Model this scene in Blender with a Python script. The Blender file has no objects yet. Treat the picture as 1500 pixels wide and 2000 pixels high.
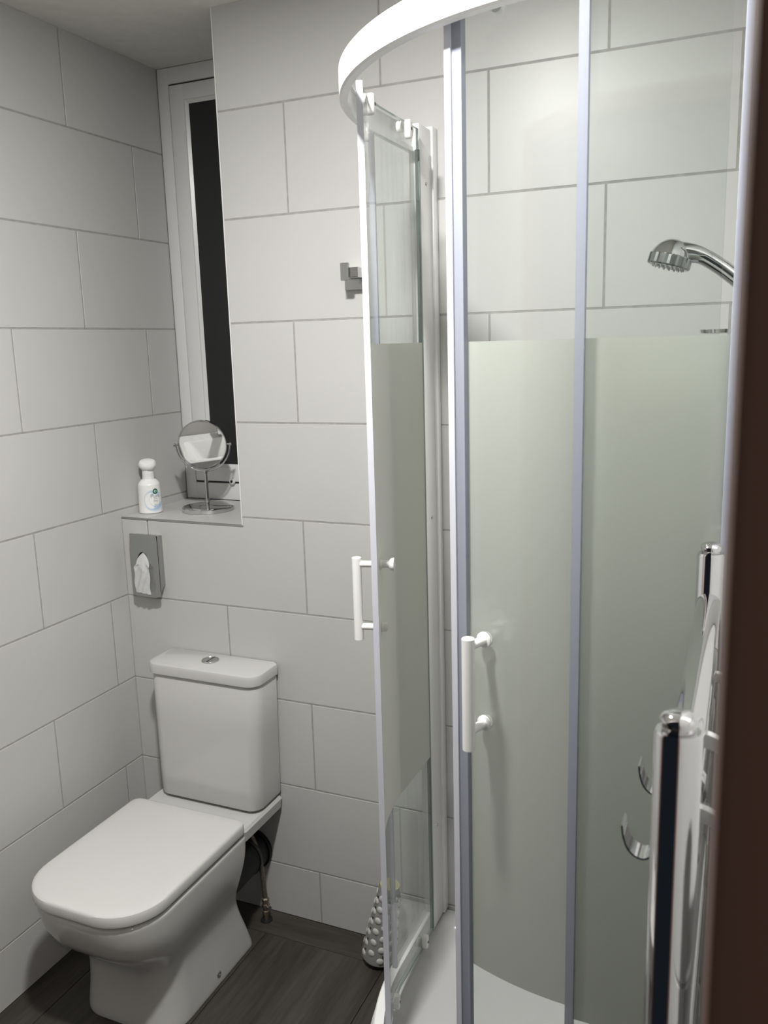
import bpy, bmesh, math, random
from mathutils import Vector, Matrix
random.seed(7)
PI = math.pi
SC = bpy.context.scene
COL = SC.collection

# ------------------------------------------------------------------ camera
cam_d = bpy.data.cameras.new('camera'); cam = bpy.data.objects.new('camera', cam_d); COL.objects.link(cam)
CR = Vector((0.91699365, 0.39792156, -0.02794778))
CD = Vector((0.05185782, -0.18838482, -0.9807252))
CF = Vector((-0.39551664, 0.89786947, -0.19338303))
CP = Vector((1.64248159, -1.87973165, 1.59825727))
m = Matrix((CR, -CD, -CF)).transposed().to_4x4(); m.translation = CP
cam.matrix_world = m
cam_d.sensor_fit = 'HORIZONTAL'; cam_d.sensor_width = 36.0
cam_d.lens = 1672.7 / 1500 * 36.0
cam_d.clip_start = 0.01; cam_d.clip_end = 50
cam_d.dof.use_dof = True; cam_d.dof.focus_distance = 1.9; cam_d.dof.aperture_fstop = 18.0
SC.camera = cam
# ------------------------------------------------------------------ world, light, exposure
w = bpy.data.worlds.new('night'); SC.world = w; w.use_nodes = True
w.node_tree.nodes['Background'].inputs[0].default_value = (0.35, 0.45, 0.6, 1)
w.node_tree.nodes['Background'].inputs[1].default_value = 0.03
SC.view_settings.view_transform = 'Standard'; SC.view_settings.look = 'None'
SC.view_settings.gamma = 1.0; SC.view_settings.use_curve_mapping = False
SC.view_settings.exposure = 0.0
LAMP = (1.03, -1.06)
ld = bpy.data.lights.new('downlight_glow', 'AREA'); ld.shape = 'DISK'; ld.size = 0.11
ld.energy = 37.5; ld.color = (1.0, 0.982, 0.95)
lo = bpy.data.objects.new('downlight_glow', ld); lo.location = (LAMP[0], LAMP[1], 2.376); COL.objects.link(lo)

hl = bpy.data.lights.new('hall_fill', 'AREA'); hl.shape = 'DISK'; hl.size = 0.3; hl.energy = 12.0; hl.color = (1.0, .9, .78)  # added fill light, brightens the brown jamb from the unseen hall
ho = bpy.data.objects.new('hall_fill', hl); ho.location = (2.45, -2.55, 2.3); ho.rotation_euler = (0, math.radians(25), 0); COL.objects.link(ho)

# ------------------------------------------------------------------ helpers
def M(name, col=(.8, .8, .8), rough=.5, metal=0.0, **k):
    mt = bpy.data.materials.new(name); mt.use_nodes = True
    b = mt.node_tree.nodes['Principled BSDF']
    b.inputs['Base Color'].default_value = (*col, 1); b.inputs['Roughness'].default_value = rough
    b.inputs['Metallic'].default_value = metal
    for kk, v in k.items(): b.inputs[kk].default_value = v
    return mt
def noise_col(mt, c1, c2, scale=6, stretch=(1, 1, 1), detail=4, bump=0.0, coord='Object', rough=None, rnd=False):
    nt = mt.node_tree; N = nt.nodes; L = nt.links; b = N['Principled BSDF']
    tc = N.new('ShaderNodeTexCoord'); mp = N.new('ShaderNodeMapping'); mp.inputs['Scale'].default_value = stretch
    L.new(tc.outputs[coord], mp.inputs[0])
    src = mp.outputs[0]
    if rnd:
        oi = N.new('ShaderNodeObjectInfo'); ad = N.new('ShaderNodeVectorMath'); ad.operation = 'ADD'
        ml = N.new('ShaderNodeMath'); ml.operation = 'MULTIPLY'; ml.inputs[1].default_value = 37.0
        L.new(oi.outputs['Random'], ml.inputs[0]); L.new(src, ad.inputs[0]); L.new(ml.outputs[0], ad.inputs[1]); src = ad.outputs[0]
    nz = N.new('ShaderNodeTexNoise'); nz.inputs['Scale'].default_value = scale; nz.inputs['Detail'].default_value = detail
    L.new(src, nz.inputs['Vector'])
    rp = N.new('ShaderNodeValToRGB'); rp.color_ramp.elements[0].position = .3; rp.color_ramp.elements[1].position = .7
    rp.color_ramp.elements[0].color = (*c1, 1); rp.color_ramp.elements[1].color = (*c2, 1)
    L.new(nz.outputs['Fac'], rp.inputs[0]); L.new(rp.outputs[0], b.inputs['Base Color'])
    if bump:
        bp = N.new('ShaderNodeBump'); bp.inputs['Strength'].default_value = bump; bp.inputs['Distance'].default_value = .002
        L.new(nz.outputs['Fac'], bp.inputs['Height']); L.new(bp.outputs[0], b.inputs['Normal'])
    return mt
def glass_mat(name, tint, ior=1.5, rough=0.0, tint_amt=1.0):
    mt = bpy.data.materials.new(name); mt.use_nodes = True; nt = mt.node_tree; N = nt.nodes; L = nt.links
    N.remove(N['Principled BSDF']); out = N['Material Output']
    tr = N.new('ShaderNodeBsdfTransparent'); tr.inputs[0].default_value = (*tint, 1)
    gl = N.new('ShaderNodeBsdfGlossy'); gl.inputs['Roughness'].default_value = rough
    lw = N.new('ShaderNodeLayerWeight'); pw = N.new('ShaderNodeMath'); pw.operation = 'POWER'; pw.inputs[1].default_value = 5.0
    L.new(lw.outputs['Facing'], pw.inputs[0]); fr = N.new('ShaderNodeMath'); fr.operation = 'MULTIPLY_ADD'
    f0 = ((ior - 1) / (ior + 1)) ** 2; fr.inputs[1].default_value = 1 - f0; fr.inputs[2].default_value = f0; L.new(pw.outputs[0], fr.inputs[0])
    mx = N.new('ShaderNodeMixShader'); L.new(fr.outputs[0], mx.inputs[0]); L.new(tr.outputs[0], mx.inputs[1]); L.new(gl.outputs[0], mx.inputs[2])
    L.new(mx.outputs[0], out.inputs[0]); return mt
def frost_mat(name, dif, tra, f=.5):
    mt = bpy.data.materials.new(name); mt.use_nodes = True; nt = mt.node_tree; N = nt.nodes; L = nt.links
    N.remove(N['Principled BSDF']); out = N['Material Output']
    d = N.new('ShaderNodeBsdfDiffuse'); d.inputs[0].default_value = (*dif, 1)
    t = N.new('ShaderNodeBsdfTranslucent'); t.inputs[0].default_value = (*tra, 1)
    a = N.new('ShaderNodeMixShader'); a.inputs[0].default_value = f; L.new(d.outputs[0], a.inputs[1]); L.new(t.outputs[0], a.inputs[2])
    L.new(a.outputs[0], out.inputs[0]); return mt
def seal_mat(name, dif, k=.45):
    mt = bpy.data.materials.new(name); mt.use_nodes = True; nt = mt.node_tree; N = nt.nodes; L = nt.links
    b = N['Principled BSDF']; b.inputs['Base Color'].default_value = (*dif, 1); b.inputs['Roughness'].default_value = .25
    t = N.new('ShaderNodeBsdfTransparent'); t.inputs[0].default_value = (.93, .95, 1, 1)
    a = N.new('ShaderNodeMixShader'); a.inputs[0].default_value = k; L.new(b.outputs[0], a.inputs[1]); L.new(t.outputs[0], a.inputs[2])
    L.new(a.outputs[0], N['Material Output'].inputs[0]); return mt

TILE = M('glazed_white_tile', (.73, .722, .70), .39)
noise_col(TILE, (.512, .510, .501), (.534, .532, .523), 3, rnd=True)
GROUT = noise_col(M('grey_grout', (.3, .3, .29), .85), (.30, .295, .285), (.38, .375, .36), 60, bump=.3)
PAINT = noise_col(M('white_ceiling_paint', (.72, .71, .66), .7), (.70, .69, .64), (.75, .74, .69), 40, bump=.08)
PLASTER = M('grey_wall_paint', (.32, .31, .30), .6)
UPVC = M('white_upvc', (.72, .73, .73), .28)
GASKET = M('black_gasket', (.012, .012, .013), .5)
CERAMIC = M('white_ceramic', (.53, .527, .518), .07)
SEATM = M('white_seat_plastic', (.595, .59, .583), .16)
TRAYM = M('white_tray_acrylic', (.54, .54, .54), .15)
CHROME = M('chrome', (.66, .66, .67), .045, 1.0)
DCHROME = M('satin_chrome', (.48, .49, .49), .25, 1.0)
STEEL = noise_col(M('braided_steel', (.25, .22, .18), .4, .8), (.12, .10, .08), (.32, .29, .25), 400)
BRASS = M('tarnished_brass', (.30, .26, .20), .35, .9)
WHITEAL = M('white_powder_coat', (.86, .86, .86), .3)
WPLAST = M('white_plastic', (.82, .82, .80), .25)
BLACKP = M('black_pipe_plastic', (.006, .006, .007), .55)
BROWN = noise_col(M('dark_brown_door_wood', (.07, .038, .028), .45), (.10, .055, .042), (.14, .08, .062), 5, (1, 1, .08))
MIRROR = M('mirror_silver', (.86, .87, .87), .0, 1.0)
CLEAR = glass_mat('clear_shower_glass', (.965, .98, .972))
EDGE = M('green_glass_edge', (.50, .60, .57), .2)
PANE = glass_mat('window_pane', (.75, .8, .85), 1.5)
FROST = frost_mat('frosted_print', (.82, .828, .785), (.84, .848, .805), .55)
SEAL = seal_mat('clear_vinyl_seal', (.36, .38, .45), .25)
SEALW = seal_mat('milky_vinyl_seal', (.66, .67, .74), .1)
PAPER = noise_col(M('thin_white_bag', (.9, .9, .9), .5), (.84, .84, .84), (.93, .93, .93), 70, bump=.4)
BOTTLE = M('white_bottle_plastic', (.83, .83, .82), .3)
BLUE = M('pale_blue_print', (.42, .54, .70), .4)
BLUE2 = M('faint_blue_print', (.58, .68, .78), .4)
GREEN = M('dark_green_print', (.01, .10, .06), .4)
LGREEN = M('light_green_print', (.45, .66, .55), .4)
INK = M('grey_blue_ink', (.20, .24, .32), .4)
RUBBER = M('white_rubber', (.52, .52, .50), .6)
YELLOW = M('yellow_rubber', (.50, .46, .20), .45)
HOLE = M('dark_hole', (.03, .03, .03), .8)
LENS = bpy.data.materials.new('lit_lamp_lens'); LENS.use_nodes = True
_b = LENS.node_tree.nodes['Principled BSDF']; _b.inputs['Emission Color'].default_value = (1, .96, .9, 1); _b.inputs['Emission Strength'].default_value = 12
# floor wood
WOOD = M('grey_brown_wood_floor', (.08, .07, .06), .5)
def wood():
    nt = WOOD.node_tree; N = nt.nodes; L = nt.links; b = N['Principled BSDF']
    tc = N.new('ShaderNodeTexCoord'); mp = N.new('ShaderNodeMapping'); mp.inputs['Scale'].default_value = (1, .07, 1)
    oi = N.new('ShaderNodeObjectInfo'); ml = N.new('ShaderNodeMath'); ml.operation = 'MULTIPLY'; ml.inputs[1].default_value = 50
    ad = N.new('ShaderNodeVectorMath'); L.new(tc.outputs['Object'], mp.inputs[0]); L.new(oi.outputs['Random'], ml.inputs[0])
    L.new(mp.outputs[0], ad.inputs[0]); L.new(ml.outputs[0], ad.inputs[1])
    n1 = N.new('ShaderNodeTexNoise'); n1.inputs['Scale'].default_value = 14; n1.inputs['Detail'].default_value = 3; n1.inputs['Distortion'].default_value = .6
    n2 = N.new('ShaderNodeTexNoise'); n2.inputs['Scale'].default_value = 110; n2.inputs['Detail'].default_value = 6; n2.inputs['Roughness'].default_value = .7
    L.new(ad.outputs[0], n1.inputs['Vector']); L.new(ad.outputs[0], n2.inputs['Vector'])
    mx = N.new('ShaderNodeMath'); mx.operation = 'ADD'
    m1 = N.new('ShaderNodeMath'); m1.operation = 'MULTIPLY'; m1.inputs[1].default_value = .55; L.new(n1.outputs['Fac'], m1.inputs[0])
    m2 = N.new('ShaderNodeMath'); m2.operation = 'MULTIPLY'; m2.inputs[1].default_value = .45; L.new(n2.outputs['Fac'], m2.inputs[0])
    L.new(m1.outputs[0], mx.inputs[0]); L.new(m2.outputs[0], mx.inputs[1])
    rp = N.new('ShaderNodeValToRGB'); e = rp.color_ramp.elements; e[0].position = .36; e[0].color = (.023, .019, .016, 1); e[1].position = .66; e[1].color = (.066, .058, .050, 1)
    L.new(mx.outputs[0], rp.inputs[0]); L.new(rp.outputs[0], b.inputs['Base Color'])
    bp = N.new('ShaderNodeBump'); bp.inputs['Strength'].default_value = .25; bp.inputs['Distance'].default_value = .001
    L.new(mx.outputs[0], bp.inputs['Height']); L.new(bp.outputs[0], b.inputs['Normal'])
wood()

def obj(name, bm, mat, parent=None, smooth=False, kind=None, label=None):
    me = bpy.data.meshes.new(name); bmesh.ops.recalc_face_normals(bm, faces=bm.faces[:]) if bm.faces else None
    bm.to_mesh(me); bm.free()
    if isinstance(mat, (list, tuple)):
        for q in mat: me.materials.append(q)
    else: me.materials.append(mat)
    if smooth:
        me.polygons.foreach_set('use_smooth', [True] * len(me.polygons))
        try: me.set_sharp_from_angle(angle=math.radians(35))
        except Exception: pass
    o = bpy.data.objects.new(name, me); COL.objects.link(o)
    if parent is not None:
        o.parent = parent; o.matrix_parent_inverse = parent.matrix_world.inverted() if False else Matrix.Translation(-parent_world(parent))
    if kind: o['kind'] = kind
    if label: o['label'] = label
    return o
def parent_world(p):
    v = Vector((0, 0, 0))
    while p is not None:
        v = v + Vector(p.location); 
        if p.parent is not None: v = v + p.matrix_parent_inverse.translation
        p = p.parent
    return v
def thing(name, label, cat, loc=(0, 0, 0), group=None, kind=None):
    o = bpy.data.objects.new(name, None); COL.objects.link(o); o.location = loc; o.empty_display_size = .05
    o['label'] = label; o['category'] = cat
    if group: o['group'] = group
    if kind: o['kind'] = kind
    return o
def tag(o, label, cat, group=None, kind=None):
    o['label'] = label; o['category'] = cat
    if group: o['group'] = group
    if kind: o['kind'] = kind
    return o
def B(): return bmesh.new()
def box(bm, x0, x1, y0, y1, z0, z1, bev=0.0, seg=2):
    r = bmesh.ops.create_cube(bm, size=1); vs = r['verts']
    for v in vs: v.co = Vector(((x0 + x1) / 2 + v.co.x * (x1 - x0), (y0 + y1) / 2 + v.co.y * (y1 - y0), (z0 + z1) / 2 + v.co.z * (z1 - z0)))
    if bev > 0:
        es = {e for v in vs for e in v.link_edges}
        bmesh.ops.bevel(bm, geom=list(es), offset=bev, segments=seg, affect='EDGES', profile=.5)
    return bm
def frame_of(d):
    d = Vector(d).normalized(); a = Vector((0, 0, 1)) if abs(d.z) < .9 else Vector((1, 0, 0))
    u = d.cross(a).normalized(); return d, u, d.cross(u).normalized()
def lathe(bm, o, d, prof, n=32, cap=True):
    """prof: list of (distance along d, radius)"""
    o = Vector(o); d, u, v = frame_of(d); rings = []
    for (t, r) in prof:
        if r < 1e-6: rings.append([bm.verts.new(o + d * t)]); continue
        rings.append([bm.verts.new(o + d * t + (u * math.cos(2 * PI * i / n) + v * math.sin(2 * PI * i / n)) * r) for i in range(n)])
    skin(bm, rings, True, cap); return bm
def skin(bm, rings, closed=True, cap=True):
    for a, b in zip(rings[:-1], rings[1:]):
        if len(a) == 1 and len(b) == 1: continue
        if len(a) == 1 or len(b) == 1:
            s, R = (a[0], b) if len(a) == 1 else (b[0], a)
            for i in range(len(R)): bm.faces.new((s, R[i], R[(i + 1) % len(R)]))
            continue
        n = len(a)
        for i in range(n if closed else n - 1):
            j = (i + 1) % n; bm.faces.new((a[i], a[j], b[j], b[i]))
    if cap and closed:
        for R in (rings[0], rings[-1]):
            if len(R) > 2:
                try: bm.faces.new(R)
                except ValueError: pass
def tube(bm, pts, rad, n=16, cap=True):
    pts = [Vector(p) for p in pts]; k = len(pts); rad = rad if isinstance(rad, (list, tuple)) else [rad] * k
    rings = []; up = None
    for i, p in enumerate(pts):
        d = (pts[min(i + 1, k - 1)] - pts[max(i - 1, 0)]).normalized()
        if up is None: _, u, v = frame_of(d)
        else:
            u = (up - d * up.dot(d)).normalized(); v = d.cross(u).normalized()
        up = u
        rings.append([bm.verts.new(p + (u * math.cos(2 * PI * j / n) + v * math.sin(2 * PI * j / n)) * rad[i]) for j in range(n)])
    skin(bm, rings, True, cap); return bm
def spline(pts, n=8):
    """Catmull-Rom; works on tuples of any length"""
    out = []; P = [Vector(p) for p in pts]; P = [P[0] * 2 - P[1]] + P + [P[-1] * 2 - P[-2]]
    for i in range(1, len(P) - 2):
        for k in range(n):
            t = k / n; a, b, c, d = P[i - 1:i + 3]
            out.append(.5 * ((2 * b) + (c - a) * t + (2 * a - 5 * b + 4 * c - d) * t * t + (3 * b - a - 3 * c + d) * t ** 3))
    out.append(P[-2]); return out
def rrect(x0, x1, y0, y1, rf, rb, n=7):
    """rounded rectangle in plan; rf = radius of the two corners on the y0 (front) side, rb = back"""
    pts = []
    for cx, cy, r, a0 in ((x0 + rf, y0 + rf, rf, 180), (x1 - rf, y0 + rf, rf, 270), (x1 - rb, y1 - rb, rb, 0), (x0 + rb, y1 - rb, rb, 90)):
        for i in range(n):
            a = math.radians(a0 + 90 * i / (n - 1)); pts.append((cx + r * math.cos(a), cy + r * math.sin(a)))
    return pts
def loft(bm, secs, cap=True):
    rings = [[bm.verts.new((x, y, z)) for x, y in pts] for z, pts in secs]
    skin(bm, rings, True, cap); return bm
def quad_strip(bm, p, q):
    vs = [[bm.verts.new(a), bm.verts.new(b)] for a, b in zip(p, q)]
    for a, b in zip(vs[:-1], vs[1:]): bm.faces.new((a[0], b[0], b[1], a[1]))

# ------------------------------------------------------------------ room constants
RX = 1.66; FY = -1.60; ZC = 2.3887; ZB = 0.15738; TW = 0.4965; XA = 0.58687; JX = 0.402; WY = 0.31; SILL = 1.136
G = 0.0044; TH = 0.008; REC = 0.0008
zrows = [0.0] + [ZB + .25 * k for k in range(9)] + [ZC]            # ten courses, bottom to top
def struct(name, bm, mat, label, cat, parent=None):
    o = obj(name, bm, mat, parent)
    if parent is None: tag(o, label, cat, kind='structure')
    return o

# backings -------------------------------------------------------
bm = B(); box(bm, 0, JX, REC, .12, 0, SILL - .010); box(bm, JX + .0, RX, REC, .12, 0, ZC)
wall_back = struct('wall_back', bm, GROUT, 'white tiled far wall behind the toilet and the shower', 'wall')
bm = B(); box(bm, -.12, -REC, FY - .1, WY + .08, 0, ZC)
wall_left = struct('wall_left', bm, GROUT, 'white tiled wall along the left running to the window', 'wall')
bm = B(); box(bm, RX + REC, RX + .12, FY, .12, 0, ZC)
wall_right = struct('wall_right', bm, GROUT, 'white tiled wall at the right behind the towel rail', 'wall')
bm = B(); box(bm, 0, .80, FY - .10, FY, 0, ZC); box(bm, .80, 1.95, FY - .10, FY, 2.04, ZC); box(bm, 1.69, 1.95, FY - .10, FY, 0, 2.04)
wall_front = struct('wall_front', bm, PLASTER, 'plain painted wall around the doorway on the near side', 'wall')
bm = B(); box(bm, -.12, 1.95, FY - .1, WY + .08, ZC, ZC + .08)
ceiling = struct('ceiling', bm, PAINT, 'white painted ceiling above the window and shower', 'ceiling')
bm = B(); box(bm, -.12, 2.2, -2.7, .1, -.06, -.0035)
floor = struct('floor', bm, HOLE, 'dark grey brown wood plank floor around the toilet', 'floor')

# tiles ----------------------------------------------------------
cache = {}
def rect_tile(parent, W, H, Mx, name='tile', mat=TILE):
    """tile W x H lying in local xy, face at z=0, body behind; Mx places its lower-left corner"""
    key = (round(W, 3), round(H, 3), mat.name)
    if key not in cache:
        b = B(); z = -TH; c = .0007
        r0 = [b.verts.new(p) for p in ((0, 0, z), (W, 0, z), (W, H, z), (0, H, z))]
        r1 = [b.verts.new(p) for p in ((0, 0, -c), (W, 0, -c), (W, H, -c), (0, H, -c))]
        c2 = c * 1.1
        r2 = [b.verts.new(p) for p in ((c2, c2, 0), (W - c2, c2, 0), (W - c2, H - c2, 0), (c2, H - c2, 0))]
        for A, Bv in ((r0, r1), (r1, r2)):
            for i in range(4): b.faces.new((A[i], A[(i + 1) % 4], Bv[(i + 1) % 4], Bv[i]))
        b.faces.new(r2)
        me = bpy.data.meshes.new('tile'); b.to_mesh(me); b.free(); me.materials.append(mat); cache[key] = me
    o = bpy.data.objects.new(name, cache[key]); COL.objects.link(o); o.parent = parent; o.matrix_local = Mx; return o
def plane_M(origin, u, v):
    u = Vector(u); v = Vector(v); n = u.cross(v); mm = Matrix((u, v, n)).transposed().to_4x4(); mm.translation = origin; return mm
def course(parent, lo, hi, first, z0, z1, place):
    """tiles between lo..hi with joints at first + k*TW"""
    js = [lo - G / 2] + [first + k * TW for k in range(-8, 9) if lo + .02 < first + k * TW < hi - .02] + [hi + G / 2]
    for a, b in zip(js[:-1], js[1:]):
        place(parent, a + G / 2, b - G / 2, z0 + (G / 2 if z0 > 0 else 0), z1 - (G / 2 if z1 < ZC else 0))
def p_back(pr, a, b, z0, z1): rect_tile(pr, b - a, z1 - z0, plane_M((a, 0, z0), (1, 0, 0), (0, 0, 1)))
def p_left(pr, a, b, z0, z1): rect_tile(pr, b - a, z1 - z0, plane_M((0, a, z0), (0, 1, 0), (0, 0, 1)))
def p_right(pr, a, b, z0, z1): rect_tile(pr, b - a, z1 - z0, plane_M((RX, b, z0), (0, -1, 0), (0, 0, 1)))
def p_reveal(pr, a, b, z0, z1): rect_tile(pr, b - a, z1 - z0, plane_M((JX, b, z0), (0, -1, 0), (0, 0, 1)))
reveal = wall_back
for i in range(10):
    z0, z1 = zrows[i], zrows[i + 1]; odd = (i % 2 == 0)          # bottom course: joint at XA
    fb = XA if odd else XA + TW / 2
    if z0 >= SILL: course(wall_back, JX + .0035, RX - .002, fb, z0, z1, p_back)
    elif z1 <= SILL: course(wall_back, .002, RX - .002, fb, z0, z1, p_back)
    else:                                                        # the course cut by the window sill, one L-shaped tile
        zt = SILL - .006
        p_back(wall_back, .002, XA - TW - G / 2, z0 + G / 2, zt)
        x0, x1 = XA - TW + G / 2, XA - G / 2; zz = z1 - G / 2; za = z0 + G / 2
        P = [(x0, za), (x1, za), (x1, zz), (JX + .0035, zz), (JX + .0035, zt), (x0, zt)]
        b = B(); c = .0007; ins = [(1, 1), (-1, 1), (-1, -1), (1, -1), (1, -1), (1, -1)]
        R0 = [b.verts.new((x, TH, z)) for x, z in P]; R1 = [b.verts.new((x, c, z)) for x, z in P]
        R2 = [b.verts.new((x + c * s, 0, z + c * t)) for (x, z), (s, t) in zip(P, ins)]
        skin(b, [R0, R1, R2], True, True); obj('tile', b, TILE, wall_back)
        course(wall_back, XA + G / 2, RX - .002, fb, z0, z1, p_back)
    course(wall_left, FY, WY, -.32 if odd else -.072, z0, z1, p_left)
    course(wall_right, FY, -.002, -.36 if odd else -.11, z0, z1, p_right)
    if z1 > SILL + .01:
        p_reveal(reveal, .004, WY, max(z0 + G / 2, SILL + .001), z1 - (G / 2 if z1 < ZC else 0))
# sill tiles
for a, b in ((.0015, XA - TW - G / 2), (XA - TW + G / 2, JX - .0015)):
    rect_tile(wall_back, b - a, WY - .003, plane_M((a, .003, SILL), (1, 0, 0), (0, 1, 0)))
bm = B(); box(bm, 0, JX, .010, WY, SILL - .03, SILL - .0015); tg = obj('grout_bed', bm, GROUT, wall_back)
# tile trims
bm = B(); box(bm, JX - .0005, JX + .0030, -.0006, .006, SILL - .002, ZC, .0012, 2)
tag(obj('trim_1', bm, UPVC), 'thin white edge bead up the right side of the window recess', 'trim', kind='structure')
bm = B(); box(bm, .001, JX + .004, -.0008, .004, SILL - .0045, SILL + .0008, .0008, 1)
tag(obj('trim_2', bm, DCHROME), 'thin metal edge strip along the front of the window sill', 'trim', kind='structure')

# floor planks ---------------------------------------------------
def plank(x0, x1, y0, y1, along='y'):
    L, W = (y1 - y0, x1 - x0) if along == 'y' else (x1 - x0, y1 - y0)
    b = B(); g = .0009; cx, cy = (x0 + x1) / 2, (y0 + y1) / 2
    box(b, -W / 2 + g, W / 2 - g, -L / 2 + g, L / 2 - g, -.008, 0, .0008, 1)
    me = bpy.data.meshes.new('plank'); b.to_mesh(me); b.free(); me.materials.append(WOOD)
    o = bpy.data.objects.new('plank', me); COL.objects.link(o); o.parent = floor; o.location = (cx, cy, 0)
    if along == 'x': o.rotation_euler = (0, 0, PI / 2)
plank(0, .82, -.092, 0, 'x'); plank(.82, RX, -.092, 0, 'x')
for x0, x1 in ((0, .101), (.101, .461), (.461, .821), (.821, 1.181), (1.181, 1.541), (1.541, RX + .03)):
    plank(x0, x1, -1.30, -.092); plank(x0, x1, -2.68, -1.30)

# window ---------------------------------------------------------
win = thing('window_1', 'tall narrow white window in the recess, black with night outside', 'window', (0, WY, SILL), kind='structure')
def pframe(bm, x0, x1, z0, z1, wl, wr, wb, wt, y0, y1, bev=.003):
    box(bm, x0, x0 + wl, y0, y1, z0, z1, bev, 2); box(bm, x1 - wr, x1, y0, y1, z0, z1, bev, 2)
    box(bm, x0 + wl - .004, x1 - wr + .004, y0 + .0003, y1, z0, z0 + wb, bev, 2); box(bm, x0 + wl - .004, x1 - wr + .004, y0 + .0003, y1, z1 - wt, z1, bev, 2)
bm = B(); pframe(bm, .001, JX - .001, SILL + .001, ZC - .001, .038, .038, .052, .045, WY, WY + .07); obj('outer_frame', bm, UPVC, win, True)
bm = B(); box(bm, .036, JX - .036, WY + .004, WY + .05, SILL + .05, ZC - .043); g_ = obj('gasket', bm, GASKET, win)
bm = B(); SX0, SX1, SZ0, SZ1 = .0440, JX - .0440, SILL + .0590, ZC - .0510
pframe(bm, SX0, SX1, SZ0, SZ1, .050, .050, .044, .044, WY - .006, WY + .03, .004); 
# sloping glazing bead round the pane
def bead(bm, x0, x1, z0, z1, d, y0, y1):
    o_ = [(x0, y0, z0), (x1, y0, z0), (x1, y0, z1), (x0, y0, z1)]; i_ = [(x0 + d, y1, z0 + d), (x1 - d, y1, z0 + d), (x1 - d, y1, z1 - d), (x0 + d, y1, z1 - d)]
    i2 = [(a, y1 + .012, c) for a, _, c in i_]
    R = [[bm.verts.new(p) for p in q] for q in (o_, i_, i2)]; skin(bm, R, True, False)
sash = obj('sash', bm, UPVC, win, True)
bm = B(); bead(bm, SX0 + .049, SX1 - .049, SZ0 + .043, SZ1 - .043, .010, WY - .003, WY + .004); obj('glazing_bead', bm, UPVC, sash)
bm = B(); box(bm, SX0 + .055, SX1 - .055, WY + .006, WY + .010, SZ0 + .05, SZ1 - .05); obj('pane', bm, PANE, sash)
bm = B(); box(bm, SX0 + .052, SX0 + .066, WY + .0105, WY + .02, SZ0 + .047, SZ1 - .047); obj('spacer_bar', bm, GASKET, sash)
bm = B(); lathe(bm, (.178, WY - .006, 1.197), (0, -1, 0), [(0, .010), (.004, .0098), (.006, .008), (.006, 0)], 20); hk = obj('lock_cover', bm, UPVC, win, True)
bm = B(); lathe(bm, (.178, WY - .0122, 1.197), (0, -1, 0), [(0, .0042), (.0006, .0042), (.0006, 0)], 14); obj('keyhole', bm, GASKET, hk)
bm = B(); box(bm, -.3, 1.0, WY + .6, WY + .62, -.5, 3.4)
tag(obj('night_backdrop', bm, M('unlit_outdoor_dark', (.03, .05, .085), .9)), 'flat dark sheet standing in for the night view behind the narrow window', 'backdrop')  # added flat sheet, night darkness put into its blue colour

# doorway --------------------------------------------------------
door = thing('door_1', 'dark brown wooden door frame blurred at the right edge', 'door frame', (1.68, FY - .05, 0), kind='structure')
bm = B(); box(bm, 1.6377, 1.70, FY - .105, FY + .0, 0, 2.04, .004, 2); obj('right_jamb', bm, BROWN, door, True)
bm = B(); box(bm, .77, .80 + .03, FY - .105, FY + .005, 0, 2.04, .004, 2); obj('left_jamb', bm, BROWN, door, True)
bm = B(); box(bm, .77, 1.70, FY - .105, FY + .005, 2.04, 2.08, .004, 2); obj('head', bm, BROWN, door, True)

# ceiling lamp ---------------------------------------------------
cl = thing('ceiling_downlight', 'round recessed ceiling light over the middle of the bathroom', 'light', (LAMP[0], LAMP[1], ZC))
bm = B(); lathe(bm, (LAMP[0], LAMP[1], ZC), (0, 0, -1), [(0, .062), (.004, .062), (.008, .056), (.008, .046), (.002, .045), (.002, 0)], 40); obj('trim_ring', bm, WHITEAL, cl, True)
bm = B(); lathe(bm, (LAMP[0], LAMP[1], ZC - .0022), (0, 0, -1), [(0, .0445), (.003, .0445), (.0035, 0)], 40); obj('lens', bm, LENS, cl)

# ------------------------------------------------------------------ toilet
tx = .308
toilet = thing('toilet', 'white close coupled toilet with squared lid closed in the corner', 'toilet', (tx, -.3, 0))
def sec(z, hw, yb, yf, rf, rb=.03): return (z, rrect(tx - hw, tx + hw, yf, yb, rf, rb, 9))
keys = [(0, .143, -.135, -.500, .075), (.006, .146, -.133, -.505, .078), (.06, .143, -.150, -.498, .078), (.12, .140, -.172, -.497, .080), (.165, .141, -.185, -.507, .085),
        (.20, .148, -.190, -.536, .095), (.235, .159, -.189, -.572, .108), (.27, .168, -.184, -.600, .116), (.305, .1735, -.178, -.616, .120), (.340, .1755, -.175, -.6245, .122), (.356, .1755, -.175, -.6255, .122), (.361, .1715, -.179, -.6215, .120)]
sp = spline(keys, 4)
bm = B(); loft(bm, [sec(k[0], k[1], k[2], k[3], k[4]) for k in sp]); obj('pan', bm, CERAMIC, toilet, True)
# ceramic shelf that carries the cistern
bm = B()
def ssec(z, x0, x1, y0, y1, r): return (z, rrect(x0, x1, y0, y1, r, .008, 7))
loft(bm, [ssec(.300, .20, .42, -.19, -.03, .02), ssec(.334, .150, .472, -.20, -.006, .02), ssec(.340, .143, .480, -.205, -.004, .022), ssec(.368, .141, .484, -.206, -.003, .022), ssec(.376, .146, .479, -.200, -.006, .02)])
obj('cistern_shelf', bm, CERAMIC, toilet, True)
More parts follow.
